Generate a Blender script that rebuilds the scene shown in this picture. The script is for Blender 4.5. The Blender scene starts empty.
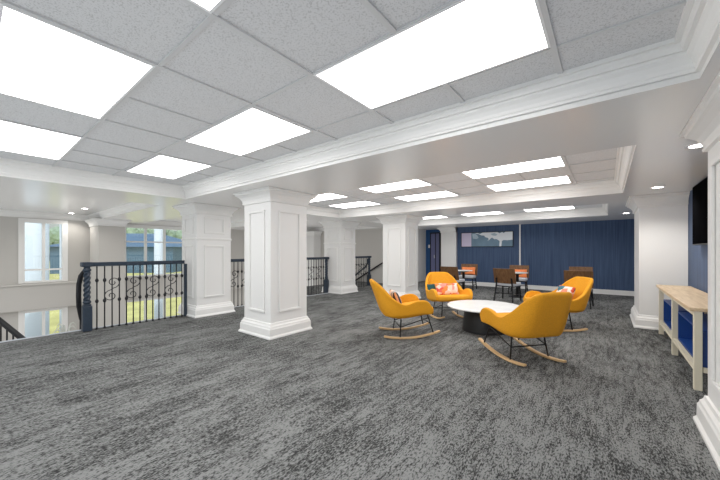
import bpy, bmesh, math, random
from mathutils import Vector, Matrix
random.seed(7)
PI = math.pi
S = bpy.context.scene
COL = S.collection

# ------------------------------------------------------------------ materials
def new_mat(name):
    m = bpy.data.materials.new(name); m.use_nodes = True
    nt = m.node_tree
    return m, nt, nt.nodes['Principled BSDF']

def N(nt, typ, **kw):
    n = nt.nodes.new(typ)
    for k, v in kw.items():
        setattr(n, k, v)
    return n

def simple(name, col, rough=.5, metal=0., noise=0., nscale=20., bump=0., bscale=200., spec=.5):
    m, nt, b = new_mat(name)
    b.inputs['Base Color'].default_value = (*col, 1)
    b.inputs['Roughness'].default_value = rough
    b.inputs['Metallic'].default_value = metal
    b.inputs['Specular IOR Level'].default_value = spec
    tc = N(nt, 'ShaderNodeTexCoord')
    if noise:
        t = N(nt, 'ShaderNodeTexNoise'); t.inputs['Scale'].default_value = nscale
        nt.links.new(tc.outputs['Object'], t.inputs['Vector'])
        r = N(nt, 'ShaderNodeValToRGB')
        r.color_ramp.elements[0].position = .3; r.color_ramp.elements[1].position = .7
        r.color_ramp.elements[0].color = (*[c*(1-noise) for c in col], 1)
        r.color_ramp.elements[1].color = (*[min(1, c*(1+noise)) for c in col], 1)
        nt.links.new(t.outputs['Fac'], r.inputs['Fac'])
        nt.links.new(r.outputs['Color'], b.inputs['Base Color'])
    if bump:
        t2 = N(nt, 'ShaderNodeTexNoise'); t2.inputs['Scale'].default_value = bscale
        nt.links.new(tc.outputs['Object'], t2.inputs['Vector'])
        bp = N(nt, 'ShaderNodeBump'); bp.inputs['Strength'].default_value = bump; bp.inputs['Distance'].default_value = .01
        nt.links.new(t2.outputs['Fac'], bp.inputs['Height'])
        nt.links.new(bp.outputs['Normal'], b.inputs['Normal'])
    return m

def wood(name, c1, c2, axis='X', scale=1., rough=.45):
    m, nt, b = new_mat(name)
    tc = N(nt, 'ShaderNodeTexCoord'); mp = N(nt, 'ShaderNodeMapping')
    sc = {'X': (3, 40, 40), 'Y': (40, 3, 40), 'Z': (40, 40, 3)}[axis]
    mp.inputs['Scale'].default_value = [s*scale for s in sc]
    t = N(nt, 'ShaderNodeTexNoise'); t.inputs['Scale'].default_value = 1.; t.inputs['Detail'].default_value = 5
    r = N(nt, 'ShaderNodeValToRGB')
    r.color_ramp.elements[0].position = .35; r.color_ramp.elements[1].position = .68
    r.color_ramp.elements[0].color = (*c1, 1); r.color_ramp.elements[1].color = (*c2, 1)
    nt.links.new(tc.outputs['Object'], mp.inputs['Vector']); nt.links.new(mp.outputs['Vector'], t.inputs['Vector'])
    nt.links.new(t.outputs['Fac'], r.inputs['Fac']); nt.links.new(r.outputs['Color'], b.inputs['Base Color'])
    b.inputs['Roughness'].default_value = rough
    return m

def emissive(name, col, strength):
    m, nt, b = new_mat(name)
    b.inputs['Base Color'].default_value = (.9, .9, .9, 1)
    b.inputs['Emission Color'].default_value = (*col, 1)
    b.inputs['Emission Strength'].default_value = strength
    return m

def carpet_mat():
    m, nt, b = new_mat('carpet_tweed')
    L = nt.links.new
    tc = N(nt, 'ShaderNodeTexCoord')
    def noise(scale, detail, rough, sx, sy, off=0, dist=0.):
        mp = N(nt, 'ShaderNodeMapping'); mp.inputs['Scale'].default_value = (sx, sy, 1); mp.inputs['Location'].default_value = (off, off*.7, 0)
        t = N(nt, 'ShaderNodeTexNoise'); t.inputs['Scale'].default_value = scale; t.inputs['Detail'].default_value = detail
        t.inputs['Roughness'].default_value = rough; t.inputs['Distortion'].default_value = dist
        L(tc.outputs['Object'], mp.inputs['Vector']); L(mp.outputs['Vector'], t.inputs['Vector'])
        return t.outputs['Fac']
    big = noise(1.7, 3, .6, 1.6, .65)
    mid = noise(11, 4, .8, 2.1, .36, 3.1)
    fine = noise(78, 2, .7, 1.45, .5, 7.7)
    def mul(a, k, c):
        n = N(nt, 'ShaderNodeMath', operation='MULTIPLY_ADD'); L(a, n.inputs[0]); n.inputs[1].default_value = k
        if isinstance(c, float): n.inputs[2].default_value = c
        else: L(c, n.inputs[2])
        return n.outputs[0]
    v = mul(big, .50, 0.)
    v = mul(mid, 1.05, v)
    v = mul(fine, 1.5, v)
    # plank tone
    br = N(nt, 'ShaderNodeTexBrick')
    br.inputs['Scale'].default_value = 1.; br.inputs['Brick Width'].default_value = 1.0; br.inputs['Row Height'].default_value = .5
    br.inputs['Mortar Size'].default_value = 0; br.inputs['Color1'].default_value = (0, 0, 0, 1); br.inputs['Color2'].default_value = (1, 1, 1, 1)
    mp = N(nt, 'ShaderNodeMapping'); mp.inputs['Rotation'].default_value = (0, 0, PI/2)
    L(tc.outputs['Object'], mp.inputs['Vector']); L(mp.outputs['Vector'], br.inputs['Vector'])
    v = mul(br.outputs['Color'], .07, v)
    r = N(nt, 'ShaderNodeValToRGB')
    e = r.color_ramp.elements
    e[0].position = .0; e[0].color = (.033, .033, .0325, 1)
    e[1].position = 1.; e[1].color = (.215, .217, .212, 1)
    mr = N(nt, 'ShaderNodeMapRange'); mr.inputs['From Min'].default_value = 1.41; mr.inputs['From Max'].default_value = 1.69
    L(v, mr.inputs['Value']); L(mr.outputs['Result'], r.inputs['Fac'])
    L(r.outputs['Color'], b.inputs['Base Color'])
    b.inputs['Roughness'].default_value = .95; b.inputs['Specular IOR Level'].default_value = .1
    bp = N(nt, 'ShaderNodeBump'); bp.inputs['Strength'].default_value = .35; bp.inputs['Distance'].default_value = .006
    L(fine, bp.inputs['Height']); L(bp.outputs['Normal'], b.inputs['Normal'])
    return m

def tile_mat():
    m, nt, b = new_mat('ceiling_tile_mineral')
    L = nt.links.new
    tc = N(nt, 'ShaderNodeTexCoord')
    t = N(nt, 'ShaderNodeTexNoise'); t.inputs['Scale'].default_value = 130; t.inputs['Detail'].default_value = 2
    r = N(nt, 'ShaderNodeValToRGB')
    r.color_ramp.elements[0].position = .36; r.color_ramp.elements[0].color = (.50, .50, .50, 1)
    r.color_ramp.elements[1].position = .47; r.color_ramp.elements[1].color = (.66, .66, .665, 1)
    L(tc.outputs['Object'], t.inputs['Vector']); L(t.outputs['Fac'], r.inputs['Fac']); L(r.outputs['Color'], b.inputs['Base Color'])
    b.inputs['Roughness'].default_value = .95; b.inputs['Specular IOR Level'].default_value = .1
    return m

def pattern_mat(name, cols, scale=14., stretch=(1, 1, 1)):
    m, nt, b = new_mat(name)
    L = nt.links.new
    tc = N(nt, 'ShaderNodeTexCoord'); mp = N(nt, 'ShaderNodeMapping'); mp.inputs['Scale'].default_value = stretch
    v = N(nt, 'ShaderNodeTexVoronoi'); v.inputs['Scale'].default_value = scale
    sep = N(nt, 'ShaderNodeSeparateColor'); r = N(nt, 'ShaderNodeValToRGB'); r.color_ramp.interpolation = 'CONSTANT'
    el = r.color_ramp.elements
    while len(el) < len(cols): el.new(.5)
    for i, c in enumerate(cols):
        el[i].position = i/len(cols); el[i].color = (*c, 1)
    L(tc.outputs['Object'], mp.inputs['Vector']); L(mp.outputs['Vector'], v.inputs['Vector'])
    L(v.outputs['Color'], sep.inputs['Color']); L(sep.outputs['Red'], r.inputs['Fac']); L(r.outputs['Color'], b.inputs['Base Color'])
    b.inputs['Roughness'].default_value = .9
    return m

def stripe_mat(name, cols, scale, axis=0):
    m, nt, b = new_mat(name)
    L = nt.links.new
    tc = N(nt, 'ShaderNodeTexCoord'); sp = N(nt, 'ShaderNodeSeparateXYZ')
    mu = N(nt, 'ShaderNodeMath', operation='MULTIPLY'); mu.inputs[1].default_value = scale
    fr = N(nt, 'ShaderNodeMath', operation='FRACT')
    r = N(nt, 'ShaderNodeValToRGB'); r.color_ramp.interpolation = 'CONSTANT'
    el = r.color_ramp.elements
    while len(el) < len(cols): el.new(.5)
    for i, c in enumerate(cols):
        el[i].position = i/len(cols); el[i].color = (*c, 1)
    L(tc.outputs['Object'], sp.inputs[0]); L(sp.outputs[axis], mu.inputs[0]); L(mu.outputs[0], fr.inputs[0])
    L(fr.outputs[0], r.inputs['Fac']); L(r.outputs['Color'], b.inputs['Base Color'])
    b.inputs['Roughness'].default_value = .9
    return m

def blue_wall_mat():
    m, nt, b = new_mat('blue_vertical_grasscloth')
    L = nt.links.new
    tc = N(nt, 'ShaderNodeTexCoord'); mp = N(nt, 'ShaderNodeMapping'); mp.inputs['Scale'].default_value = (38, 38, .7)
    t = N(nt, 'ShaderNodeTexNoise'); t.inputs['Scale'].default_value = 1; t.inputs['Detail'].default_value = 4; t.inputs['Roughness'].default_value = .65
    r = N(nt, 'ShaderNodeValToRGB')
    r.color_ramp.elements[0].position = .3; r.color_ramp.elements[0].color = (.028, .050, .112, 1)
    r.color_ramp.elements[1].position = .72; r.color_ramp.elements[1].color = (.076, .124, .222, 1)
    L(tc.outputs['Object'], mp.inputs['Vector']); L(mp.outputs['Vector'], t.inputs['Vector'])
    L(t.outputs['Fac'], r.inputs['Fac']); L(r.outputs['Color'], b.inputs['Base Color'])
    b.inputs['Roughness'].default_value = .6
    return m

def glass_mat():
    m = bpy.data.materials.new('window_glass'); m.use_nodes = True
    nt = m.node_tree; nt.nodes.clear()
    o = N(nt, 'ShaderNodeOutputMaterial'); mx = N(nt, 'ShaderNodeMixShader'); tr = N(nt, 'ShaderNodeBsdfTransparent'); gl = N(nt, 'ShaderNodeBsdfGlossy')
    tr.inputs['Color'].default_value = (.93, .96, .97, 1); gl.inputs['Roughness'].default_value = .02
    mx.inputs['Fac'].default_value = .05
    nt.links.new(tr.outputs[0], mx.inputs[1]); nt.links.new(gl.outputs[0], mx.inputs[2]); nt.links.new(mx.outputs[0], o.inputs['Surface'])
    return m

M = dict(
    carpet=carpet_mat(), tile=tile_mat(), blue=blue_wall_mat(), glass=glass_mat(),
    white=simple('white_trim_paint', (.80, .79, .77), .38),
    panelwhite=simple('white_column_paint', (.78, .77, .755), .42),
    soffit=simple('soffit_paint', (.74, .73, .715), .24, spec=.7),
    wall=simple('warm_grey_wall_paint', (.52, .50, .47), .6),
    grid=simple('ceiling_grid_white', (.60, .60, .60), .5),
    light=emissive('light_panel', (1, .99, .975), 4.4),
    down=emissive('downlight_lens', (1, .97, .92), 12.),
    fixture=simple('fixture_white', (.8, .8, .8), .4),
    iron=simple('black_wrought_iron', (.022, .022, .025), .5, .3),
    slate=simple('slate_blue_paint', (.027, .040, .060), .42, noise=.12, nscale=30),
    black=simple('black_metal', (.012, .012, .013), .45, .2),
    yellow=simple('mustard_fabric', (.78, .345, .016), .85, noise=.07, nscale=90, bump=.25, bscale=500),
    ash=wood('light_ash_wood', (.50, .31, .14), (.68, .46, .24), 'Y'),
    brown=wood('walnut_veneer', (.12, .058, .024), (.21, .105, .045), 'Z'),
    brownlight=wood('walnut_veneer_inner', (.24, .125, .058), (.34, .19, .09), 'Z'),
    greyfab=simple('light_grey_upholstery', (.52, .53, .56), .9, noise=.06, nscale=120),
    orange=simple('orange_pillow_fabric', (.85, .25, .085), .9, noise=.10, nscale=25),
    tabletop=simple('white_marble_top', (.82, .82, .81), .25, noise=.04, nscale=6),
    screen=simple('tv_screen_black', (.003, .003, .0035), .6, spec=0.),
    oak=wood('pale_oak_slab', (.56, .41, .25), (.72, .56, .38), 'Y'),
    cream=simple('cream_painted_wood', (.74, .68, .53), .5),
    cobalt=simple('cobalt_blue_laminate', (.012, .055, .24), .4),
    lilac=simple('art_lilac', (.62, .55, .70), .7),
    artblue=simple('art_blue_grey', (.17, .26, .34), .7, noise=.12, nscale=4),
    artwhite=simple('art_white', (.80, .83, .86), .7),
    art2=simple('art_pale_blue', (.42, .52, .60), .7, noise=.15, nscale=5),
    nosing=simple('stair_nosing_grey', (.55, .58, .62), .4),
    stairfloor=simple('lower_hall_floor', (.17, .165, .155), .5, noise=.06, nscale=3),
    lawn=simple('sunlit_lawn', (.52, .50, .20), .95, noise=.18, nscale=.6),
    roofblue=simple('blue_metal_roof', (.085, .16, .25), .5, noise=.05, nscale=.5),
    bwall=simple('blue_grey_siding', (.075, .13, .19), .7),
    porch=simple('porch_white', (.60, .66, .70), .6),
    leaf=simple('hazy_leaf_green', (.26, .34, .25), .8, noise=.25, nscale=2),  # distance haze put into the leaf colour, paler than the foliage itself
    palm=simple('pale_leaf', (.58, .60, .55), .6),
    bark=simple('bark_brown', (.10, .07, .05), .9, noise=.2, nscale=8),
    doorblue=simple('door_blue_paint', (.018, .085, .24), .4),
    doorpane=simple('door_pane_lavender', (.15, .16, .30), .2),
    plastic=simple('white_plastic', (.85, .85, .85), .4),
    terracotta=simple('planter_grey', (.3, .3, .3), .7),
    p_floral=pattern_mat('pillow_floral_pink', [(.72, .16, .10), (.85, .62, .52), (.80, .26, .07), (.78, .30, .26), (.88, .74, .68), (.70, .10, .07)], 13, (1, 1, 1.0)),
    p_teal=simple('pillow_teal_corner', (.015, .08, .085), .9),
    p_multi=pattern_mat('pillow_floral_teal', [(.05, .25, .27), (.75, .30, .20), (.83, .72, .62), (.06, .17, .22), (.62, .08, .04), (.84, .55, .42)], 11),
    p_stripe=stripe_mat('pillow_stripe', [(.78, .74, .70), (.03, .03, .04), (.74, .72, .69), (.05, .05, .06), (.80, .40, .20), (.78, .74, .70), (.80, .45, .26)], 3.2, 0),
    p_rust=stripe_mat('pillow_rust_stripe', [(.80, .72, .62), (.55, .20, .08), (.80, .70, .60), (.28, .13, .08)], 5., 0),
)

# ------------------------------------------------------------------ mesh helpers
class MB:
    def __init__(s): s.bm = bmesh.new()
    def box(s, x0, x1, y0, y1, z0, z1, mat=None):
        vs = [s.bm.verts.new((x, y, z)) for z in (z0, z1) for x, y in ((x0, y0), (x1, y0), (x1, y1), (x0, y1))]
        if mat is not None:
            for v in vs: v.co = mat @ v.co
        for f in ((3, 2, 1, 0), (4, 5, 6, 7), (0, 1, 5, 4), (1, 2, 6, 5), (2, 3, 7, 6), (3, 0, 4, 7)):
            s.bm.faces.new([vs[i] for i in f])
        return s
    def quad(s, *pts):
        s.bm.faces.new([s.bm.verts.new(p) for p in pts]); return s
    def loft(s, rings, closed=True, caps=True):
        R = [[s.bm.verts.new(p) for p in r] for r in rings]
        n = len(R[0])
        for a, b in zip(R, R[1:]):
            for i in range(n if closed else n-1):
                j = (i+1) % n
                s.bm.faces.new((a[i], a[j], b[j], b[i]))
        if caps and closed:
            s.bm.faces.new(list(reversed(R[0]))); s.bm.faces.new(R[-1])
        return s
    def lathe(s, prof, c=(0, 0, 0), seg=20):
        rings = []
        for r, z in prof:
            r = max(r, .0005)
            rings.append([(c[0]+r*math.cos(2*PI*i/seg), c[1]+r*math.sin(2*PI*i/seg), c[2]+z) for i in range(seg)])
        return s.loft(rings)
    def tube(s, pts, r, seg=8, closed=False):
        pts = [Vector(p) for p in pts]
        n = len(pts); rings = []
        up = None
        for i, p in enumerate(pts):
            d = (pts[min(i+1, n-1)]-pts[max(i-1, 0)])
            if d.length < 1e-9: d = Vector((0, 0, 1))
            d.normalize()
            if up is None:
                up = Vector((0, 0, 1)) if abs(d.z) < .9 else Vector((1, 0, 0))
            a = d.cross(up)
            if a.length < 1e-4: a = d.cross(Vector((0, 1, 0)))
            a.normalize(); b = a.cross(d).normalized(); up = b
            rr = r[i] if isinstance(r, (list, tuple)) else r
            rings.append([p+rr*(a*math.cos(2*PI*k/seg)+b*math.sin(2*PI*k/seg)) for k in range(seg)])
        return s.loft(rings)
    def bar(s, pts, w, h, side):
        # rectangular bar along pts, width w along 'side' vector, height h perpendicular
        pts = [Vector(p) for p in pts]; side = Vector(side).normalized(); n = len(pts); rings = []
        for i, p in enumerate(pts):
            d = (pts[min(i+1, n-1)]-pts[max(i-1, 0)]).normalized()
            b = side.cross(d).normalized()
            rings.append([p+side*w/2*sx+b*h/2*sy for sx, sy in ((-1, -1), (1, -1), (1, 1), (-1, 1))])
        return s.loft(rings)
    def prism(s, poly, z0, z1):
        return s.loft([[(x, y, z0) for x, y in poly], [(x, y, z1) for x, y in poly]])
    def rect_sweep(s, x0, x1, y0, y1, prof, caps=False, clamp=None):
        # prof: list of (outward offset, z)
        rings = [[(x0-o, y0-o, z), (x1+o, y0-o, z), (x1+o, y1+o, z), (x0-o, y1+o, z)] for o, z in prof]
        if clamp:
            rings = [[(min(max(x, clamp[0]), clamp[1]), min(y, clamp[2]), z) for x, y, z in r] for r in rings]
        return s.loft(rings, True, caps)
    def build(s, name, mat, parent=None, smooth=False, bevel=0, seg=2, subsurf=0, kind=None, loc=None, solid=0):
        bmesh.ops.recalc_face_normals(s.bm, faces=s.bm.faces)
        me = bpy.data.meshes.new(name); s.bm.to_mesh(me); s.bm.free()
        if smooth:
            for p in me.polygons: p.use_smooth = True
        o = bpy.data.objects.new(name, me); COL.objects.link(o)
        if isinstance(mat, (list, tuple)):
            for m in mat: me.materials.append(m)
        else: me.materials.append(mat)
        if parent is not None: o.parent = parent
        if loc is not None: o.location = loc
        if solid:
            md = o.modifiers.new('solid', 'SOLIDIFY'); md.thickness = solid; md.offset = 0
        if bevel:
            md = o.modifiers.new('bevel', 'BEVEL'); md.width = bevel; md.segments = seg; md.limit_method = 'ANGLE'; md.angle_limit = .6
        if subsurf:
            md = o.modifiers.new('sub', 'SUBSURF'); md.levels = subsurf; md.render_levels = subsurf
        if kind: o['kind'] = kind
        return o

def tag(o, label, cat, group=None):
    o['label'] = label; o['category'] = cat
    if group: o['group'] = group
    return o

def thing(name, label, cat, loc=(0, 0, 0), rz=0., group=None):
    o = bpy.data.objects.new(name, None); COL.objects.link(o)
    o.empty_display_size = .1
    o.location = loc; o.rotation_euler = (0, 0, rz)
    return tag(o, label, cat, group)

def copy_tree(o, parent=None):
    c = o.copy(); COL.objects.link(c)
    if parent is not None: c.parent = parent
    for ch in list(o.children): copy_tree(ch, c)
    return c

def struct(mb, name, mat, **kw):
    return mb.build(name, mat, kind='structure', **kw)

# ------------------------------------------------------------------ camera
F = 313.; YAW = math.atan((607-360)/F)
cd = bpy.data.cameras.new('camera'); cam = bpy.data.objects.new('camera', cd); COL.objects.link(cam)
cam.location = (0, 0, 1.28); cam.rotation_euler = (PI/2, 0, YAW)
cd.sensor_width = 36; cd.lens = 36*F/720; cd.shift_y = (251.2-240)/720; cd.clip_start = .02; cd.clip_end = 500
S.camera = cam

# ------------------------------------------------------------------ setting
ZS, ZC, ZL = 2.2, 2.405, 2.37      # soffit, tray ceiling, left bay ceiling
XR, YB, YN, XW = 1.0, 11.84, -1.6, -12.5
XE = -6.66                          # floor edge at the stairwell

m = MB()
m.box(XE, XR+.12, YN, YB+.9, -.32, 0)
m.box(-8.6, XE, 7.75, YB+.9, -.32, 0)
struct(m, 'floor', M['carpet'])
struct(MB().box(XE-.03, XE, YN, 7.72, -.34, .012), 'trim_1', M['nosing'])
struct(MB().box(XW-.1, XE+2, YN, YB+1, -3.3, -3.2), 'floor_1', M['stairfloor'])

# soffits and beams
m = MB()
beams_y = [(YN, -.4), (2.43, 3.6), (6.45, 7.7), (10.25, YB+1.5)]
for a, b in beams_y: m.box(XW, XR+.1, a, b, ZS, 2.7)
for a, b in ((-.4, 2.43), (3.6, 6.45), (7.7, 10.25)):
    x_r = {-.4: .39, 3.6: .20, 7.7: .02}[a]
    m.box(-7.0, -5.83, a, b, ZS, 2.7)
    m.box(x_r, XR+.1, a, b, ZS, 2.7)
struct(m, 'ceiling', M['soffit'])
# tile fields
trays = [(-5.83, .39, -.4, 2.43), (-5.83, .20, 3.6, 6.45), (-5.83, .02, 7.7, 10.25)]
T1 = 'nearest the camera'
LIGHTS = [
    (-3.36, -2.14, .10, .72, 'largest light panel, at the upper left '+T1),
    (-5.26, -4.04, .12, .73, 'light panel at the left edge of the photo '+T1),
    (-1.46, -.24, .10, .72, 'light panel barely showing at the top edge '+T1),
    (-3.36, -2.15, 1.38, 2.01, 'light panel left of the nearest column top, middle of its row '+T1),
    (-5.28, -4.06, 1.40, 2.02, 'smallest light panel, left end of the row along the beam '+T1),
    (-1.46, -.24, 1.37, 1.99, 'big light panel at top centre, right end of the row '+T1),
    (-1.62, -.42, 4.25, 4.88, 'right light panel of the near row in the middle ceiling bay'),
    (-1.65, -.45, 5.52, 6.14, 'right light panel of the far row in the middle ceiling bay'),
    (-3.48, -2.30, 4.25, 4.90, 'centre light panel of the near row in the middle ceiling bay'),
    (-3.52, -2.32, 5.52, 6.14, 'centre light panel of the far row in the middle ceiling bay'),
    (-5.36, -4.16, 4.25, 4.90, 'left light panel of the near row in the middle ceiling bay, beside the nearest column'),
    (-5.40, -4.20, 5.52, 6.14, 'left light panel of the far row in the middle ceiling bay'),
    (-1.78, -.65, 9.28, 9.92, 'light panel of the farthest ceiling bay, in front of the plain blue wall half'),
    (-3.48, -2.38, 9.28, 9.92, 'light panel of the farthest ceiling bay, above the wall picture'),
    (-5.25, -4.10, 9.28, 9.92, 'light panel of the farthest ceiling bay, above the side hall opening')]
GR = [([-5.27, -4.05, -3.37, -2.13, -1.47, -.23, -2.75, -4.65, -.85], [.09, .735, 1.37, 2.02]),
      ([-5.37, -4.16, -3.49, -2.29, -1.63, -.41, -2.88, -1.02, -4.74], [4.24, 4.895, 5.51, 6.15]),
      ([-5.26, -4.09, -3.49, -2.37, -1.79, -.64, -2.9, -1.2, -4.7], [8.0, 8.65, 9.27, 9.93])]
def segs(a, b, cuts):
    out = []; p = a
    for c, d in sorted(cuts):
        if c > p: out.append((p, c))
        p = max(p, d)
    if p < b: out.append((p, b))
    return out
for (x0, x1, y0, y1), (gx, gy) in zip(trays, GR):
    struct(MB().box(x0, x1, y0, y1, ZC, ZC+.05), 'ceiling', M['tile'])
    g = MB()
    LL = [l for l in LIGHTS if y0 < l[2] < y1]
    for x in gx:
        for a, b in segs(y0, y1, [(l[2]-.005, l[3]+.005) for l in LL if l[0]+.03 < x < l[1]-.03]): g.box(x-.015, x+.015, a, b, ZC-.011, ZC)
    for y in gy:
        for a, b in segs(x0, x1, [(l[0]-.005, l[1]+.005) for l in LL if l[2]+.03 < y < l[3]-.03]): g.box(a, b, y-.012, y+.012, ZC-.009, ZC)
    struct(g, 'ceiling_grid', M['grid'])
# bays over the stairwell
for a, b in ((-.4, 2.43), (3.6, 6.45), (7.7, 10.25)):
    struct(MB().box(XW, -7.0, a, b, ZL, ZL+.05), 'ceiling', M['soffit'])
CORN = [(0, ZS), (.0, ZS+.034), (-.020, ZS+.035), (-.020, ZS+.052), (-.026, ZS+.060), (-.030, ZS+.080), (-.042, ZS+.106), (-.058, ZS+.124),
        (-.058, ZS+.140), (-.076, ZS+.141), (-.078, ZS+.156), (-.086, ZS+.168), (-.086, ZS+.182), (-.108, ZS+.183), (-.110, ZC)]
k = 0
for x0, x1, y0, y1 in trays:
    k += 1
    struct(MB().rect_sweep(x0, x1, y0, y1, [(o-.001, z) for o, z in CORN]), 'trim_%d' % (1+k), M['white'])
for a, b in ((-.4, 2.43), (3.6, 6.45)):
    k += 1
    struct(MB().rect_sweep(XW+.0, -7.0, a, b, [(o-.001, ZS+(z-ZS)*.83) for o, z in CORN]), 'trim_%d' % (1+k), M['white'])

# right wall with the TV, back wall, stair wall
struct(MB().box(XR, XR+.12, YN, YB+.12, 0, ZS), 'wall_right', M['blue'])
struct(MB().box(-4.55, XR, YB, YB+.12, 0, ZS), 'wall_back', M['blue'])
struct(MB().box(-4.55, XR, YB-.018, YB, 0, .14).box(-4.55, XR, YB-.026, YB-.018, .0, .03), 'baseboard_back', M['white'], bevel=.004)
struct(MB().box(XR-.018, XR, 3.5, 7.0, 0, .14).box(XR-.018, XR, 7.75, YB-.03, 0, .14), 'baseboard_right', M['white'], bevel=.004)
struct(MB().box(-2.365, -2.325, YB-.02, YB, .14, ZS), 'trim_20', M['white'])
# side hall beyond the back-left corner
struct(MB().box(-6.3, -6.2, 10.55, 12.5, 0, ZS), 'wall_hall_left', M['white'])
struct(MB().box(-10.5, -6.2, 10.45, 10.55, -3.2, ZS), 'wall_stair', M['wall'])
struct(MB().box(XW, -10.5, 10.45, 10.55, -3.2, 2.6), 'wall_stair_left', M['wall'])
struct(MB().box(-6.3, -4.4, 12.5, 12.6, 0, ZS), 'wall_hall', M['doorblue'])
struct(MB().box(-4.55, -4.45, YB+.12, 12.5, 0, ZS), 'wall_hall_right', M['doorblue'])
m = MB().box(XW, XE, YN-.12, YN, -3.2, .4).box(XW, XR+.1, YN-.12, YN, 2.15, 2.7).box(XE, XR+.1, YN-.12, YN, -.3, .08)
struct(m, 'wall_near', M['wall'])
f = MB()
for i in range(9):
    x = XW+.05+i*(XR-XW-.1)/8; f.box(x-.03, x+.03, YN-.10, YN-.02, .08, 2.15)
f.box(XW, XR, YN-.10, YN-.02, 2.1, 2.15).box(XE, XR, YN-.10, YN-.02, .08, .13).box(XW, XE, YN-.10, YN-.02, .4, .45)
fr = struct(f, 'window_9', M['white'])  # unseen glazed front behind the camera, added to let in fill daylight
MB().box(XW, XR, YN-.065, YN-.058, .1, 2.12).build('pane', M['glass'], fr)
struct(MB().box(-30, 12, -24, YN-.13, -.4, -.06), 'added_terrace', M['porch'])  # unseen pale ground, added to bounce daylight up to the ceilings
# window wall
WZ0, WZ1 = .40, 2.12; LZ0, LZ1 = -2.3, -.37
wins = [(.99, 1.84), (3.29, 6.0)]
m = MB()
ys = [YN] + [v for w in wins for v in w] + [10.45]
for i in range(0, len(ys), 2): m.box(XW-.25, XW, ys[i], ys[i+1], -3.2, 2.6)
for a, b in wins:
    m.box(XW-.25, XW, a, b, WZ1, 2.6); m.box(XW-.25, XW, a, b, LZ1, WZ0); m.box(XW-.25, XW, a, b, -3.2, LZ0)
struct(m, 'wall_left', M['wall'])
m = MB().box(XW, XW+.16, YN, 10.45, -.33, .34).box(XW, XW+.2, YN, 10.45, .34, .39)
struct(m, 'trim_22', M['wall'], bevel=.01)
mulls = [[1.41], [3.91, 4.50]]
n = 0
for (a, b), mu in zip(wins, mulls):
    for z0, z1, up in ((WZ0, WZ1, True), (LZ0, LZ1, False)):
        n += 1
        f = MB(); t = .05; X0, X1 = XW-.14, XW+.012
        f.box(X0, X1, a, a+t, z0, z1).box(X0, X1, b-t, b, z0, z1).box(X0, X1, a+t, b-t, z1-t, z1).box(X0, X1, a+t, b-t, z0, z0+t)
        for q in mu: f.box(X0+.02, X1-.02, q-.03, q+.03, z0+t, z1-t)
        if up:
            ztr = .76 if n == 1 else 1.60
            edges = [a+t] + [v for q in mu for v in (q-.03, q+.03)] + [b-t]
            for i in range(0, len(edges), 2): f.box(X0+.03, X1-.03, edges[i], edges[i+1], ztr-.022, ztr+.022)
        fr = struct(f, 'window_%d' % n, M['white'])
        tr = MB().box(XW, XW+.02, a-.07, a, z0-.0, z1+.06).box(XW, XW+.02, b, b+.07, z0, z1+.06).box(XW, XW+.02, a, b, z1, z1+.06)
        tr.build('casing', M['white'], fr)
        MB().box(XW-.085, XW-.078, a+.02, b-.02, z0+.02, z1-.02).build('pane', M['glass'], fr)

# ------------------------------------------------------------------ columns
CROWN = [(0, ZS-.19), (.022, ZS-.185), (.026, ZS-.165), (.018, ZS-.16), (.028, ZS-.125), (.052, ZS-.085), (.088, ZS-.052), (.104, ZS-.045), (.108, ZS-.022), (.13, ZS-.018), (.13, ZS)]
BASE = [(.066, 0), (.066, .02), (.050, .042), (.048, .135), (.040, .15), (.036, .17), (.020, .19), (.014, .215), (0, .22)]
def ring_panel(parent, face, c0, c1, z0, z1, pos):
    """raised picture-frame moulding on a face. face: 'y-','x+','x-'"""
    w, d = .036, .020
    mb = MB()
    def bx(a0, a1, b0, b1):
        if face == 'y-': mb.box(a0, a1, pos-d, pos, b0, b1)
        elif face == 'x+': mb.box(pos, pos+d, a0, a1, b0, b1)
        else: mb.box(pos-d, pos, a0, a1, b0, b1)
    bx(c0, c1, z1-w, z1); bx(c0, c1, z0, z0+w); bx(c0, c0+w, z0+w, z1-w); bx(c1-w, c1, z0+w, z1-w)
    mb.build('panel_molding', M['white'], parent, bevel=.006)
def column(label, x0, x1, y0, y1, kind, faces=('y-', 'x+'), group='white panelled columns', name='column', z0=0., cat='column', clamp=None, shaft=None, top=None):
    cx, cy = (x0+x1)/2, (y0+y1)/2
    t = thing(name, label, cat, (cx, cy, z0), 0, group)
    a, b, c, d = x0-cx, x1-cx, y0-cy, y1-cy
    off = -z0
    cl = None if clamp is None else (clamp[0]-cx, clamp[1]-cx, clamp[2]-cy)
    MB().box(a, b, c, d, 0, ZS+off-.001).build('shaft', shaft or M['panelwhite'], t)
    MB().rect_sweep(a, b, c, d, [(o, z+off-.001) for o, z in CROWN], clamp=cl).build('crown_molding', M['white'], t)
    if z0 == 0: MB().rect_sweep(a, b, c, d, BASE, clamp=cl).build('base_molding', M['white'], t)
    if kind == 'split':
        MB().rect_sweep(a, b, c, d, [(0, 1.50+off), (.014, 1.505+off), (.016, 1.535+off), (0, 1.545+off)]).build('band_molding', M['white'], t)
    for f in faces:
        e0, e1 = (a, b) if f == 'y-' else (c, d)
        pos = {'y-': c, 'x+': b, 'x-': a}[f]
        w = e1-e0; i = w*.2
        if kind == 'split':
            ring_panel(t, f, e0+i, e1-i, 1.63+off, 1.96+off, pos); ring_panel(t, f, e0+i, e1-i, .36, 1.40, pos)
        elif kind == 'tall':
            ring_panel(t, f, e0+i, e1-i, .36+off if z0 else .36, 1.90+off, pos)
    return t
column('nearest white square column with one tall panel on each face', -4.56, -3.87, 2.79, 3.49, 'tall')
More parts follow.
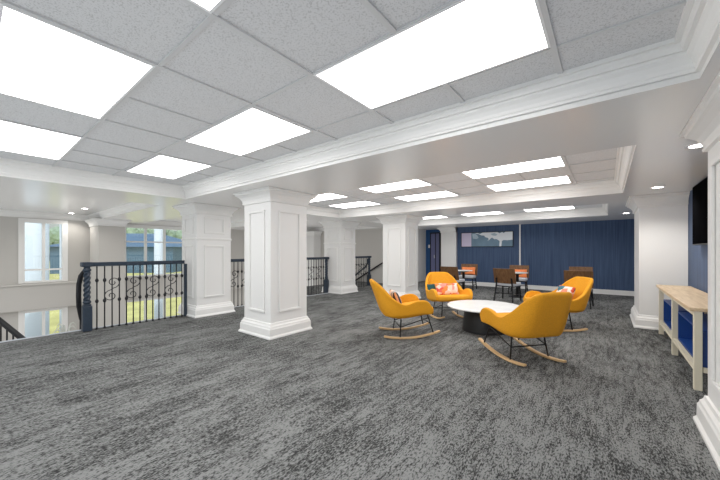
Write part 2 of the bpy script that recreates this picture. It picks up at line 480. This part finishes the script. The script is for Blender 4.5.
column('white column at the right end of the nearest iron railing, two panels per face', -6.9, -6.24, 2.80, 3.50, 'split')
column('far white column with two panels per face, left of the far staircase', -6.95, -6.25, 7.0, 7.68, 'split')
column('white column behind the leftmost mustard rocking chair', -4.74, -4.05, 7.0, 7.68, 'tall')
column('white pilaster at the right wall behind the oak topped bench', .42, .997, 7.03, 8.15, 'plain', ('y-', 'x-'), name='pilaster', cat='pilaster', clamp=(-9, .997, 99))
column('nearest white pilaster, cut off by the right edge of the photo', .580, .997, 2.5, 3.38, 'tall', ('x-',), name='pilaster', cat='pilaster', clamp=(-9, .997, 99))
column('narrow white pilaster at the left end of the far blue wall', -5.16, -4.555, 11.72, 12.3, 'plain', ('y-',), name='pilaster', cat='pilaster', clamp=(-99, -4.555, 12.3))
column('white pilaster between the two windows beyond the stairwell', XW+.21, -11.3, 2.37, 2.99, 'plain', ('y-',), name='pilaster', z0=-3.2, cat='pilaster', shaft=M['wall'], clamp=(XW+.21, 9, 99))  # grey wall paint on the shaft stands in for shade on its front
column('white pilaster on the far stairwell wall, seen over the second railing', -11.15, -10.6, 10.0, 10.44, 'plain', ('y-',), name='pilaster', z0=-3.2, cat='pilaster', clamp=(-99, 99, 10.44))

# ------------------------------------------------------------------ lights
def ceiling_light(x0, x1, y0, y1, label):
    cx, cy = (x0+x1)/2, (y0+y1)/2
    t = thing('ceiling_light', label, 'ceiling light', (cx, cy, ZC), 0, 'rectangular ceiling light panels')
    hx, hy = (x1-x0)/2, (y1-y0)/2; w = .014
    f = MB().box(-hx, hx, -hy, -hy+w, -.012, 0).box(-hx, hx, hy-w, hy, -.012, 0).box(-hx, -hx+w, -hy+w, hy-w, -.012, 0).box(hx-w, hx, -hy+w, hy-w, -.012, 0)
    f.build('frame', M['fixture'], t)
    MB().box(-hx+w, hx-w, -hy+w, hy-w, -.008, -.002).build('diffuser', M['light'], t)
for x0, x1, y0, y1, lab in LIGHTS:
    ceiling_light(x0, x1, y0, y1, lab)
def downlight(x, y, z, lab, watt=0.):
    t = thing('downlight', lab, 'downlight', (x, y, z), 0, 'round recessed downlights')
    MB().loft([[(r*math.cos(2*PI*i/24), r*math.sin(2*PI*i/24), z) for i in range(24)] for r, z in ((.058, 0), (.058, -.006), (.082, -.006), (.086, 0))], caps=False).build('trim_ring', M['fixture'], t)
    MB().lathe([(.057, -.004), (.057, 0)], seg=24).build('lens', M['down'], t)
    if watt:
        ld = bpy.data.lights.new('downlight_lamp', 'SPOT'); ld.energy = watt*4; ld.shadow_soft_size = .06; ld.spot_size = 2.5; ld.spot_blend = .6; ld.color = (1, .96, .9)
        lo = bpy.data.objects.new('downlight_lamp', ld); COL.objects.link(lo); lo.parent = t; lo.location = (0, 0, -.03)
downlight(.57, 6.17, ZS, 'round downlight above the oak topped bench, in front of the white pilaster', 9.)
downlight(.36, 9.9, ZS, 'round downlight near the right end of the blue wall', 6.)
downlight(.62, 3.95, ZS, 'round downlight beside the nearest pilaster crown', 5.)
downlight(-12.05, 1.92, ZL, 'left of two round downlights over the stairwell window', 5.)
downlight(-10.45, 1.92, ZL, 'right of two round downlights over the stairwell window', 5.)

# ------------------------------------------------------------------ railings
RH = 1.10
def spiral(c, r, turns, a0, dirn, nseg=20):
    pts = []
    for i in range(nseg+1):
        f = i/nseg
        a = a0+dirn*turns*2*PI*f
        rr = r*(1-f*.82)
        pts.append((0, c[0]+rr*math.cos(a), c[1]+rr*math.sin(a)))
    return pts
def baluster(parent, y, scroll):
    b = MB().tube([(0, y, 0), (0, y, RH-.07)], .0095, 8)
    b.lathe([(.02, 0), (.02, .012), (.012, .03)], (0, y, 0), 10)
    if not scroll:
        for z in (.80, .46):
            b.lathe([(.0095, -.035), (.02, -.018), (.026, 0), (.02, .018), (.0095, .035)], (0, y, z), 10)
    o = b.build('baluster', M['iron'], parent, smooth=True)
    if scroll:
        s = MB()
        r = .100
        up = spiral((y+.015, .755), r, 1.35, -PI/2, 1)
        lo = spiral((y-.015, .53), r, 1.35, PI/2, 1)
        pts = list(reversed(up)) + lo
        s.tube(pts, .007, 6)
        s.build('scroll', M['iron'], o, smooth=True)
def newel(parent, y, name='newel_post', half=False):
    o = MB().box(-.06, .06, y-.06, y+.06, 0, .40).box(-.05, .05, y-.05, y+.05, .40, .43).build(name, M['slate'], parent, bevel=.012)
    prof = [(.035, .43), (.055, .45), (.055, .47), (.04, .49)]
    tw = MB().lathe(prof, (0, y, 0), 16)
    rings = []
    for i in range(41):
        f = i/40; z = .49+f*.46; tw_a = f*4*PI
        rr = .040
        rings.append([(rr*(1+.22*math.cos(3*(a)))*math.cos(a+tw_a), y+rr*(1+.22*math.cos(3*a))*math.sin(a+tw_a), z) for a in [2*PI*k/18 for k in range(18)]])
    tw.loft(rings)
    tw.lathe([(.04, .95), (.055, .965), (.055, .985), (.042, 1.0), (.042, RH-.07)], (0, y, 0), 16)
    tw.build('twisted_shaft', M['slate'], o, smooth=True)
    MB().box(-.065, .065, y-.075, y+.065, RH-.07, RH+.005).build('post_cap', M['slate'], o, bevel=.012)
def top_rail(parent, y0, y1):
    MB().box(-.045, .045, y0, y1, RH-.068, RH-.055).box(-.035, .035, y0, y1, RH-.055, RH).build('top_rail', M['slate'], parent, bevel=.012)
t = thing('railing', 'nearest slate blue railing with black scroll balusters at the stairwell edge', 'railing', (-6.56, 1.23, 0), 0, 'iron stair railings')
newel(t, 0); top_rail(t, .06, 1.47)
MB().box(-.03, .03, 1.47, 1.52, 0, RH-.068).build('end_post', M['slate'], t, bevel=.008)
pxs = [93.4, 100.9, 108.8, 116.6, 123.8, 130.7, 137.8, 144.4, 150.6, 157.5, 163.2, 169.5, 175.4, 181.5]
for i, px in enumerate(range(14)):
    baluster(t, .125+i*.1005, i in (2, 5, 8, 11))
t = thing('railing', 'second slate blue railing, half hidden behind the nearest white column', 'railing', (-6.78, 3.52, 0), 0, 'iron stair railings')
MB().box(-.05, .05, -.0, .07, 0, RH-.068).build('end_post', M['slate'], t, bevel=.008)
top_rail(t, .0, 3.36)
newel(t, 3.40)
for i in range(32): baluster(t, .16+i*.1005, i % 3 == 2)
# far staircase: railing along the landing, handrails and steps
t = thing('railing', 'farthest slate blue railing beside the far staircase, between two white columns', 'railing', (-6.95, 7.70, 0), 0, 'iron stair railings')
top_rail(t, .0, 1.62)
newel(t, 1.66)
for i in range(15): baluster(t, .10+i*.1005, i % 3 == 1)
hr = MB().tube([(-.05, 1.62, 1.0), (-.02, 1.60, .86), (-.10, 1.60, .72), (-.45, 1.60, .48), (-1.6, 1.60, -.30), (-2.6, 1.60, -1.0)], .03, 10)
hr.build('stair_handrail', M['slate'], t, smooth=True)
t = tag(MB().tube([(-6.45, 10.37, 1.0), (-6.6, 10.37, .98), (-7.1, 10.37, .78), (-9.6, 10.37, -.62)], .03, 10).build('handrail', M['iron'], smooth=True),
    'black handrail sloping along the white far staircase wall', 'handrail')
for x, z in ((-7.3, .67), (-9.0, -.28)): MB().tube([(x, 10.45, z-.05), (x, 10.40, z-.05), (x, 10.37, z-.01)], .008, 6).build('bracket', M['iron'], t)
t = thing('staircase', 'far carpeted staircase going down behind the far railing', 'staircase', (-8.6, 9.9, 0))
for i in range(7):
    MB().box(-.28*(i+1), -.28*i, -.45, .53, -.17*(i+1)-.1, -.17*(i+1)).build('step', M['carpet'], t)
MB().prism([(0, -.32), (0, -.10), (-1.95, -1.26), (-1.95, -1.5)], -.02, .02).build('stringer', M['slate'], t).matrix_local = Matrix.Translation((0, -.47, 0)) @ Matrix.Rotation(PI/2, 4, 'X')

# near stairs: flight below the landing, seen past the newel
t = thing('stair_railing', 'black stair railing going down in the stairwell at the left edge', 'railing', (-8.1, .385, .10), math.atan2(.248, .5))
MB().bar([(-1.2, 0, .66), (.56, 0, -.31), (1.0, 0, -.55)], .075, .05, (0, 1, 0)).build('top_rail', M['iron'], t, bevel=.01)
for i in range(15):
    x = -1.1+i*.14; z = -.02-.55*x
    MB().tube([(x, 0, z-.9), (x, 0, z)], .013, 6).build('baluster', M['iron'], t)
for x, z in ((-1.15, .68), (.98, -.45)): MB().box(x-.04, x+.04, -.04, .04, z-1.2, z).build('post', M['iron'], t)
t = thing('stair_railing', 'dark curved stair handrail dropping away behind the nearest newel post', 'railing', (-6.72, 1.16, 0))
MB().tube([(0.09, .05, .95), (.03, .02, .88), (.0, .0, .74), (-.02, .0, .55), (-.05, .01, .38), (-.22, .07, .16), (-.40, .15, -.06), (-.8, .4, -.40)], .034, 10).build('top_rail', M['iron'], t, smooth=True)
for i in range(4):
    x, y, z = -.24-.14*i, .06+.085*i, .12-.12*i
    MB().tube([(x, y, z-.7), (x, y, z)], .011, 6).build('baluster', M['iron'], t)
MB().bar([(-.10, -.02, -.18), (-.10, .5, -.5)], .05, .10, (1, 0, 0)).build('stringer', M['iron'], t)

# ------------------------------------------------------------------ soft shapes
def pillow_mesh(w, h, d, n=10):
    mb = MB(); V = {}
    for sgn in (1, -1):
        for i in range(n+1):
            for j in range(n+1):
                u, v = i/n*2-1, j/n*2-1
                edge = (i in (0, n)) or (j in (0, n))
                kk = ('e', i, j) if edge else (sgn, i, j)
                if kk in V: continue
                pinch = 1-.07*(1-abs(u)**2)*(abs(v)**4) 
                pinch2 = 1-.07*(1-abs(v)**2)*(abs(u)**4)
                th = d/2*(max(0, 1-abs(u)**2.6)**.55)*(max(0, 1-abs(v)**2.6)**.55)
                V[kk] = mb.bm.verts.new((u*w/2*pinch2, sgn*th, v*h/2*pinch))
    def g(sgn, i, j):
        return V[('e', i, j)] if ((i in (0, n)) or (j in (0, n))) else V[(sgn, i, j)]
    for sgn in (1, -1):
        for i in range(n):
            for j in range(n):
                mb.bm.faces.new((g(sgn, i, j), g(sgn, i+1, j), g(sgn, i+1, j+1), g(sgn, i, j+1)))
    return mb
def pillow(name, label, w, h, d, mat, loc, rz, tilt, group=None, roll=0.):
    o = pillow_mesh(w, h, d).build(name, mat, smooth=True, subsurf=1)
    o.matrix_world = Matrix.Translation(loc) @ Matrix.Rotation(rz, 4, 'Z') @ Matrix.Rotation(tilt, 4, 'X') @ Matrix.Rotation(roll, 4, 'Y')
    o['label'] = label; o['category'] = 'pillow'
    if group: o['group'] = group
    return o

def sm(t): t = max(0, min(1, t)); return t*t*(3-2*t)
def interp(tab, t):
    for (a, va), (b, vb) in zip(tab, tab[1:]):
        if t <= b: return va+(vb-va)*sm((t-a)/(b-a))
    return tab[-1][1]
def u_path(t, w, yb, yf, r):
    """t 0..1 from back centre to the front tip of the right side"""
    l1 = w-r; l2 = r*PI/2; l3 = yf-yb-r
    L = (l1+l2+l3)*t
    if L <= l1: return (L, yb)
    if L <= l1+l2:
        a = (L-l1)/r
        return (l1+r*math.sin(a), yb+r-r*math.cos(a))
    return (w, yb+r+(L-l1-l2))
def shell_mesh():
    mb = MB(); nu, nv = 18, 9
    rows = []
    for j in range(nv+1):
        v = j/nv; row = []
        for i in range(-nu, nu+1):
            t = abs(i)/nu; sx = 1 if i >= 0 else -1
            bx, by = u_path(t, .315, -.385, .27, .16)
            rx, ry = u_path(t, .350, -.385, .295, .16)
            h = interp([(0, .85), (.22, .845), (.28, .80), (.41, .60), (.49, .525), (.58, .515), (.74, .57), (.86, .58), (.94, .535), (1.0, .44)], t)
            z0 = .322+.055*sm((t-.2)/.8)
            back = 1-sm((t-.16)/.36)
            z = z0+(h-z0)*v
            e = min(1, (z-z0)/.22)**.8
            x = bx+(rx-bx)*e; y = by+(ry-by)*e
            y -= max(0, z-.33)*.37*back
            x *= 1-.10*(1-sm((t-.22)/.3))*max(0, (z-.45)/.39)
            if v < .05:
                q = .03
                x *= 1-q; y *= 1-q
            row.append(mb.bm.verts.new((sx*x, y, z)))
        rows.append(row)
    for a, b in zip(rows, rows[1:]):
        for i in range(len(a)-1): mb.bm.faces.new((a[i], a[i+1], b[i+1], b[i]))
    return mb
def rocking_chair(loc, heading, label):
    t = thing('rocking_chair', label, 'rocking chair', loc, heading-PI/2, 'mustard rocking chairs')
    o = shell_mesh().build('shell', M['yellow'], t, smooth=True, solid=.055, bevel=0, subsurf=2)
    # seat pad
    poly = []
    for i in range(-12, 13):
        x, y = u_path(abs(i)/12, .325, -.38, .30, .15); poly.append((x if i >= 0 else -x, y))
    poly = list(reversed(poly))
    s = MB(); rings = []
    for k, z in ((.90, .285), (.965, .30), (.985, .33), (.985, .37), (.95, .392), (.80, .40)):
        rings.append([(x*k, (y-.04)*k+.04, z+.02+.055*sm((y+.2)/.5)) for x, y in poly])
    s.loft(rings)
    s.build('seat', M['yellow'], t, smooth=True)
    RZ = lambda y: (y+.12)**2/3.0+.013
    for sx in (-1, 1):
        x = sx*.262
        pts = [(x, y, RZ(y)) for y in [-.42+.83*i/14 for i in range(15)]]
        MB().bar(pts, .048, .026, (1, 0, 0)).build('rocker', M['ash'], t, bevel=.006)
        MB().tube([(sx*.20, .20, .36), (sx*.215, .235, .345), (x, .31, RZ(.31)+.005)], .0095, 8).build('leg', M['black'], t, smooth=True)
        MB().tube([(sx*.20, -.14, .34), (sx*.215, -.16, .31), (x, -.185, RZ(-.185)+.005)], .0095, 8).build('leg', M['black'], t, smooth=True)
        MB().tube([(sx*.222, .252, .30), (sx*.238, -.175, .165)], .007, 8).build('side_stretcher', M['black'], t, smooth=True)
    MB().tube([(-.24, .275, .21), (.24, .275, .21)], .008, 8).build('stretcher', M['black'], t, smooth=True)
    MB().tube([(-.238, -.175, .165), (.238, -.175, .165)], .008, 8).build('stretcher', M['black'], t, smooth=True)
    return t
A = (-2.41, 4.26, 0); hA = math.radians(43)
B = (-2.38, 5.76, 0); hB = math.radians(-45)
Cc = (-.86, 4.24, 0); hC = math.radians(141)
D = (-.74, 6.10, 0); hD = math.radians(218)
rocking_chair(A, hA, 'leftmost mustard rocking chair, seen from its side, with a striped pillow')
rocking_chair(B, hB, 'mustard rocking chair facing the camera behind the round table')
rocking_chair(Cc, hC, 'nearest mustard rocking chair, its back turned to the camera')
rocking_chair(D, hD, 'mustard rocking chair at the right, behind the nearest one')
def seat_pt(c, h, f, s, z):
    return (c[0]+f*math.cos(h)+s*math.sin(h), c[1]+f*math.sin(h)-s*math.cos(h), z)
pillow('throw_pillow', 'black, white and orange striped pillow in the leftmost rocking chair', .42, .30, .13, M['p_stripe'], seat_pt(A, hA, -.20, .0, .545), hA-PI/2, math.radians(22))
pillow('throw_pillow', 'pink and orange patterned pillow in the rocking chair facing the camera', .50, .27, .13, M['p_floral'], seat_pt(B, hB, -.14, -.02, .535), hB-PI/2, math.radians(25))
pillow('throw_pillow', 'small dark teal pillow edge beside the pink pillow', .20, .22, .09, M['p_teal'], seat_pt(B, hB, -.20, .265, .535), hB-PI/2+.3, math.radians(22))
pillow('throw_pillow', 'cream and rust striped pillow in the nearest rocking chair', .40, .27, .13, M['p_rust'], seat_pt(Cc, hC, -.17, .0, .535), hC-PI/2, math.radians(22))
pillow('throw_pillow', 'teal and coral patterned pillow in the right rocking chair', .44, .29, .13, M['p_multi'], seat_pt(D, hD, -.23, .0, .57), hD-PI/2, math.radians(22))

# coffee table
t = thing('coffee_table', 'round white topped coffee table on a black drum base', 'coffee table', (-1.565, 5.24, 0))
MB().lathe([(.55, .37), (.572, .376), (.58, .388), (.572, .40), (.55, .405)], seg=48).build('tabletop', M['tabletop'], t, smooth=False)
MB().lathe([(.345, 0), (.345, .01), (.34, .03), (.30, .37)], seg=40).build('base', M['black'], t, smooth=True, bevel=.004)

# ------------------------------------------------------------------ far seating
def dining_chair(loc, rz, label):
    """faces +Y locally"""
    t = thing('dining_chair', label, 'chair', loc, rz, 'brown wooden chairs by the blue wall')
    p = MB(); rows = []
    for j in range(5):
        z = .46+.38*j/4; row = []
        for i in range(-4, 5):
            u = i/4
            row.append((u*.275, -.20-.10*(j/4)+.05*u*u, z))
        rows.append(row)
    p.loft(rows, closed=False, caps=False)
    p.build('backrest', M['brown'], t, solid=.02, bevel=.006)
    MB().box(-.24, .24, -.185, .25, .39, .475).build('seat', M['greyfab'], t, bevel=.025, seg=3)
    MB().box(-.235, .235, -.18, .24, .365, .39).build('seat_frame', M['black'], t)
    for sx in (-1, 1):
        MB().bar([(sx*.215, .20, .37), (sx*.235, .24, 0)], .03, .03, (1, 0, 0)).build('leg', M['black'], t)
        MB().bar([(sx*.19, -.245, .60), (sx*.20, -.215, .42), (sx*.235, -.27, 0)], .03, .03, (1, 0, 0)).build('leg', M['black'], t)
    MB().box(-.22, .22, -.262, -.242, .20, .22).build('stretcher', M['black'], t)
    for sx in (-1, 1): MB().box(sx*.228-.01, sx*.228+.01, -.25, .22, .16, .18).build('stretcher', M['black'], t)
    return t
dining_chair((-3.52, 8.85, 0), math.radians(-8), 'brown chair turned away, left of the three by the blue wall')
dining_chair((-3.68, 10.50, 0), math.radians(185), 'brown chair facing the camera under the wall picture, with an orange pillow')
dining_chair((-2.02, 8.75, 0), math.radians(-10), 'brown chair turned away, middle of the three by the blue wall')
dining_chair((-2.13, 10.50, 0), math.radians(185), 'brown chair facing the camera by the white wall strip, with an orange pillow')
dining_chair((-.50, 8.85, 0), math.radians(-3), 'brown chair turned away, behind the right mustard rocking chair')
dining_chair((-.58, 10.50, 0), math.radians(180), 'brown chair against the blue wall, mostly hidden behind another brown chair')
pillow('lumbar_pillow', 'orange pillow on the chair under the wall picture', .48, .27, .11, M['orange'], (-3.68, 10.60, .62), math.radians(185), math.radians(14), 'orange pillows')
pillow('lumbar_pillow', 'orange pillow on the chair by the white wall strip', .48, .27, .11, M['orange'], (-2.13, 10.60, .60), math.radians(185), math.radians(14), 'orange pillows')
def bistro(x, y, label):
    t = thing('bistro_table', label, 'table', (x, y, 0), 0, 'small tables by the blue wall')
    MB().lathe([(.26, .665), (.27, .67), (.27, .682), (.26, .687)], seg=36).build('tabletop', M['tabletop'], t)
    MB().lathe([(.04, .02), (.04, .62), (.16, .645), (.16, .66)], seg=20).build('pedestal', M['black'], t, smooth=True, bevel=.003)
    MB().lathe([(.23, 0), (.23, .012), (.05, .03)], seg=30).build('base', M['black'], t)
bistro(-3.52, 9.68, 'small pedestal table between the two left brown chairs')
bistro(-1.98, 9.66, 'small pedestal table between the two middle brown chairs')

# ------------------------------------------------------------------ wall things
t = thing('wall_art', 'wide framed abstract picture hanging on the blue wall', 'picture', (-3.47, YB, 1.71))
W2, H2 = .92, .275
MB().box(-W2, W2, -.035, 0, -H2, -H2+.02).box(-W2, W2, -.035, 0, H2-.02, H2).box(-W2, -W2+.02, -.035, 0, -H2+.02, H2-.02).box(W2-.02, W2, -.035, 0, -H2+.02, H2-.02).build('frame', M['black'], t)
MB().box(-W2+.02, -.53, -.022, 0, -H2+.02, H2-.02).build('lilac_panel', M['lilac'], t)
MB().box(-.53, W2-.02, -.020, 0, -H2+.02, H2-.02).build('canvas', M['artblue'], t)
def flat(pts, d0, d1): return MB().loft([[(x, d0, z) for x, z in pts], [(x, d1, z) for x, z in pts]])
flat([(-.40, .235), (-.30, .245), (-.22, .20), (-.12, .255), (.40, .255), (.47, .205), (.56, .255), (.60, .21), (.66, .255), (.90, .255), (.90, -.03), (.72, -.045), (.60, -.035), (.545, -.07), (.53, -.255),
      (.455, -.255), (.47, -.08), (.43, -.03), (.35, .01), (.29, .0), (.22, .06), (.16, .03), (.12, -.02), (.05, -.055), (.10, .0), (.08, .05), (-.02, .08), (-.06, .14), (-.16, .15), (-.26, .20)], -.0235, -.020).build('white_shape', M['artwhite'], t)
flat([(-.50, .22), (-.38, .22), (-.30, .15), (-.26, .06), (-.33, .02), (-.47, .04)], -.022, -.020).build('pale_shape', M['art2'], t)
flat([(.16, .20), (.30, .22), (.40, .17), (.34, .12), (.22, .14)], -.0245, -.0235).build('grey_shape', M['art2'], t)
t = thing('television', 'black flat television mounted on the blue right wall', 'television', (XR, 5.45, 1.76))
MB().box(-.04, -.002, -.16, .16, -.15, .15).build('wall_bracket', M['black'], t)
MB().box(-.08, -.04, -.74, .74, -.40, .40).build('case', M['black'], t, bevel=.006)
MB().box(-.083, -.08, -.725, .725, -.385, .385).build('screen', M['screen'], t)
# blue door in the side hall
d = struct(MB().box(-5.98, -5.50, 12.44, 12.5, 0, 2.08), 'door_1', M['black'])
MB().box(-5.93, -5.74, 12.425, 12.44, .02, 2.03).build('door_leaf', M['doorpane'], d)
MB().box(-5.70, -5.56, 12.425, 12.44, .02, 2.03).build('door_leaf', M['doorpane'], d)
MB().tube([(-5.76, 12.42, 1.0), (-5.76, 12.39, 1.0), (-5.76, 12.39, 1.12)], .01, 8).build('handle', M['plastic'], d)
tag(MB().box(-6.08, -6.01, 12.485, 12.5, 1.42, 1.56).build('wall_switch', M['plastic'], bevel=.004), 'small white switch plate on the dark blue hall wall', 'switch')

# oak topped bench with blue cubbies
t = thing('storage_bench', 'oak topped cream storage bench with blue compartments below the television', 'bench', (.63, 5.44, 0))
L2, DP, HT = 1.24, .35, .76
MB().box(-.03, DP, -L2-.03, L2+.03, HT-.035, HT).build('bench_top', M['oak'], t, bevel=.006)
for y in (-L2, 0, L2):
    for x in (.0, DP-.07):
        MB().box(x, x+.055, y-.027, y+.027, 0, HT-.035).build('leg', M['cream'], t, bevel=.004)
for x in (.005, DP-.055):
    for y0, y1 in ((-L2+.032, -.032), (.032, L2-.032)):
        MB().box(x, x+.04, y0, y1, HT-.08, HT-.035).build('rail', M['cream'], t)
        MB().box(x, x+.04, y0, y1, .17, .21).build('rail', M['cream'], t)
for y in (-L2, L2):
    MB().box(.06, DP-.07, y-.02, y+.02, .17, .21).build('rail', M['cream'], t)
for y0, y1 in ((-L2+.032, -.032), (.032, L2-.032)):
    c = MB().box(.05, DP-.06, y0, y1, .21, .225).build('compartment', M['cobalt'], t)
    MB().box(.05, DP-.06, y0, y1, .53, .545).build('shelf', M['cobalt'], c)
    MB().box(DP-.075, DP-.06, y0, y1, .225, .53).build('back_panel', M['cobalt'], c)
    for ye in (y0, y1-.014): MB().box(.05, DP-.075, ye, ye+.014, .225, .53).build('side_panel', M['cobalt'], c)

# ------------------------------------------------------------------ outdoors
struct(MB().box(-200, XW-.3, -60, 160, -3.6, -3.3), 'lawn', M['lawn'])
struct(MB().box(-20.5, XW-.3, -6, 16, -3.3, -3.22), 'porch_floor', M['porch'])
pc = ['wide white porch column filling the left half of the left window', 'white porch column beside the right edge of the left window',
      'white porch column seen through the right window']
for i, (y, r) in enumerate(((1.57, .33), (2.33, .17), (5.36, .17))):
    t = thing('porch_column', pc[i], 'column', (-15.6, y, -3.22), 0, 'porch columns outside')
    MB().lathe([(r+.1, 0), (r+.1, .12), (r, .2), (r, 8.)], seg=28).build('shaft', M['porch'], t, smooth=True, bevel=.004)
def far_pt(px, d):
    c, s = math.cos(YAW), math.sin(YAW); x = (px-360)/F*d
    return (x*c-d*s, x*s+d*c)
def hip(p0, p1, depth, zb, ze, zr, label, inset=.3):
    ax, ay = p0; bx, by = p1
    dx, dy = bx-ax, by-ay; L = math.hypot(dx, dy); rz = math.atan2(dy, dx)
    t = thing('house', label, 'building', ((ax+bx)/2, (ay+by)/2, zb), rz)
    l = L/2; e = 1.
    MB().box(-l+e, l-e, e, depth-e, 0, ze-zb).build('wall', M['bwall'], t)
    r = MB(); z0, z1 = ze-zb, zr-zb
    b = [r.bm.verts.new(p) for p in ((-l, 0, z0), (l, 0, z0), (l, depth, z0), (-l, depth, z0))]
    rd = [r.bm.verts.new(p) for p in ((-l+L*inset, depth/2, z1), (l-L*inset, depth/2, z1))]
    for f in ((b[0], b[1], rd[1], rd[0]), (b[2], b[3], rd[0], rd[1]), (b[1], b[2], rd[1]), (b[3], b[0], rd[0]), (b[3], b[2], b[1], b[0])): r.bm.faces.new(f)
    r.build('roof', M['roofblue'], t)
hip(far_pt(40, 62), far_pt(176, 66), 26, -3.3, 2.2, 5.6, 'blue roofed house across the lawn, seen through both windows', .34)
hip(far_pt(172, 105), far_pt(215, 108), 16, -3.3, 1.2, 3.4, 'smaller blue roofed house at the right edge of the right window', .3)
def tree(px, d, h, r, label):
    x, y = far_pt(px, d)
    t = thing('tree', label, 'tree', (x, y, -3.3), 0, 'trees behind the blue roofs')
    MB().lathe([(.35, 0), (.22, h*.6)], seg=8).build('trunk', M['bark'], t)
    mb = MB()
    for i in range(26):
        a = random.uniform(0, 2*PI); q = random.uniform(0, .75)*r
        c = (q*math.cos(a), q*math.sin(a), h*random.uniform(.42, .88)); rr = r*random.uniform(.28, .45)
        for _ in range(1):
            g = bmesh.ops.create_icosphere(mb.bm, subdivisions=2, radius=rr, matrix=Matrix.Translation(c))
            for v in g['verts']:
                d3 = v.co-Vector(c); v.co = Vector(c)+d3*random.uniform(.75, 1.2)
    mb.build('crown', M['leaf'], t)
for px, d, h, r, lab in ((58, 120, 13, 6., 'tree right of the porch columns in the left window'), (108, 135, 16, 7, 'tree at the left of the right window, above the blue roof'),
                    (134, 128, 15.5, 6.5, 'tree above the middle of the blue roof in the right window'), (154, 112, 14, 5., 'tree above the sloping end of the blue roof'),
                    (180, 128, 13, 5., 'tree at the far right of the right window'), (24, 155, 17, 7, 'tree at the left edge of the left window')):
    tree(px, d, h, r, lab)
t = thing('porch_railing', 'dark porch railing behind the lower left window', 'railing', (-14.4, .3, -3.22))
MB().box(-.04, .04, 0, 7., 1.62, 1.70).build('top_rail', M['bark'], t)
MB().box(-.03, .03, 0, 7., .1, .16).build('bottom_rail', M['bark'], t)
for i in range(56): MB().box(-.018, .018, .06+i*.125, .096+i*.125, .16, 1.62).build('picket', M['bark'], t)
# plant in the lower hall
t = thing('potted_palm', 'pale arching palm top rising from the lower hall beside the newel post', 'plant', (-11.2, 1.66, -3.2))
MB().lathe([(.16, 0), (.22, .45), (.20, .45), (.19, .40)], seg=20).build('pot', M['terracotta'], t)
MB().tube([(0, 0, .4), (.02, .01, 1.4), (0, 0, 2.35)], .02, 8).build('stem', M['bark'], t)
for i in range(9):
    a = i*2*PI/9+.3; pts = []
    for q in range(7):
        f = q/6; pts.append((math.cos(a)*.24*f, math.sin(a)*.24*f, 2.2+.30*math.sin(f*2.5)*(.75+.25*(i % 3))))
    MB().tube(pts, [.006, .013, .015, .014, .012, .008, .003], 6).build('frond', M['palm'], t, smooth=True)

# ------------------------------------------------------------------ world, sun, view
w = bpy.data.worlds.new('sky'); S.world = w; w.use_nodes = True
nt = w.node_tree; bg = nt.nodes['Background']
sky = nt.nodes.new('ShaderNodeTexSky'); sky.sky_type = 'NISHITA'; sky.sun_disc = False; sky.sun_elevation = math.radians(48); sky.sun_rotation = math.radians(120); sky.air_density = 1.2; sky.dust_density = 3.
hs = nt.nodes.new('ShaderNodeHueSaturation'); hs.inputs['Saturation'].default_value = .45
nt.links.new(sky.outputs[0], hs.inputs['Color']); nt.links.new(hs.outputs['Color'], bg.inputs['Color']); bg.inputs['Strength'].default_value = .14
S.cycles.use_fast_gi = True; S.cycles.fast_gi_method = 'ADD'; w.light_settings.ao_factor = .31; w.light_settings.distance = 2.5
sl = bpy.data.lights.new('sun', 'SUN'); sl.energy = .9; sl.angle = .02; so = bpy.data.objects.new('sun', sl); COL.objects.link(so)
so.rotation_euler = (math.radians(40), math.radians(14), math.radians(40))
S.view_settings.view_transform = 'Standard'; S.view_settings.look = 'None'; S.view_settings.gamma = 1; S.view_settings.use_curve_mapping = False
S.view_settings.exposure = 0.45
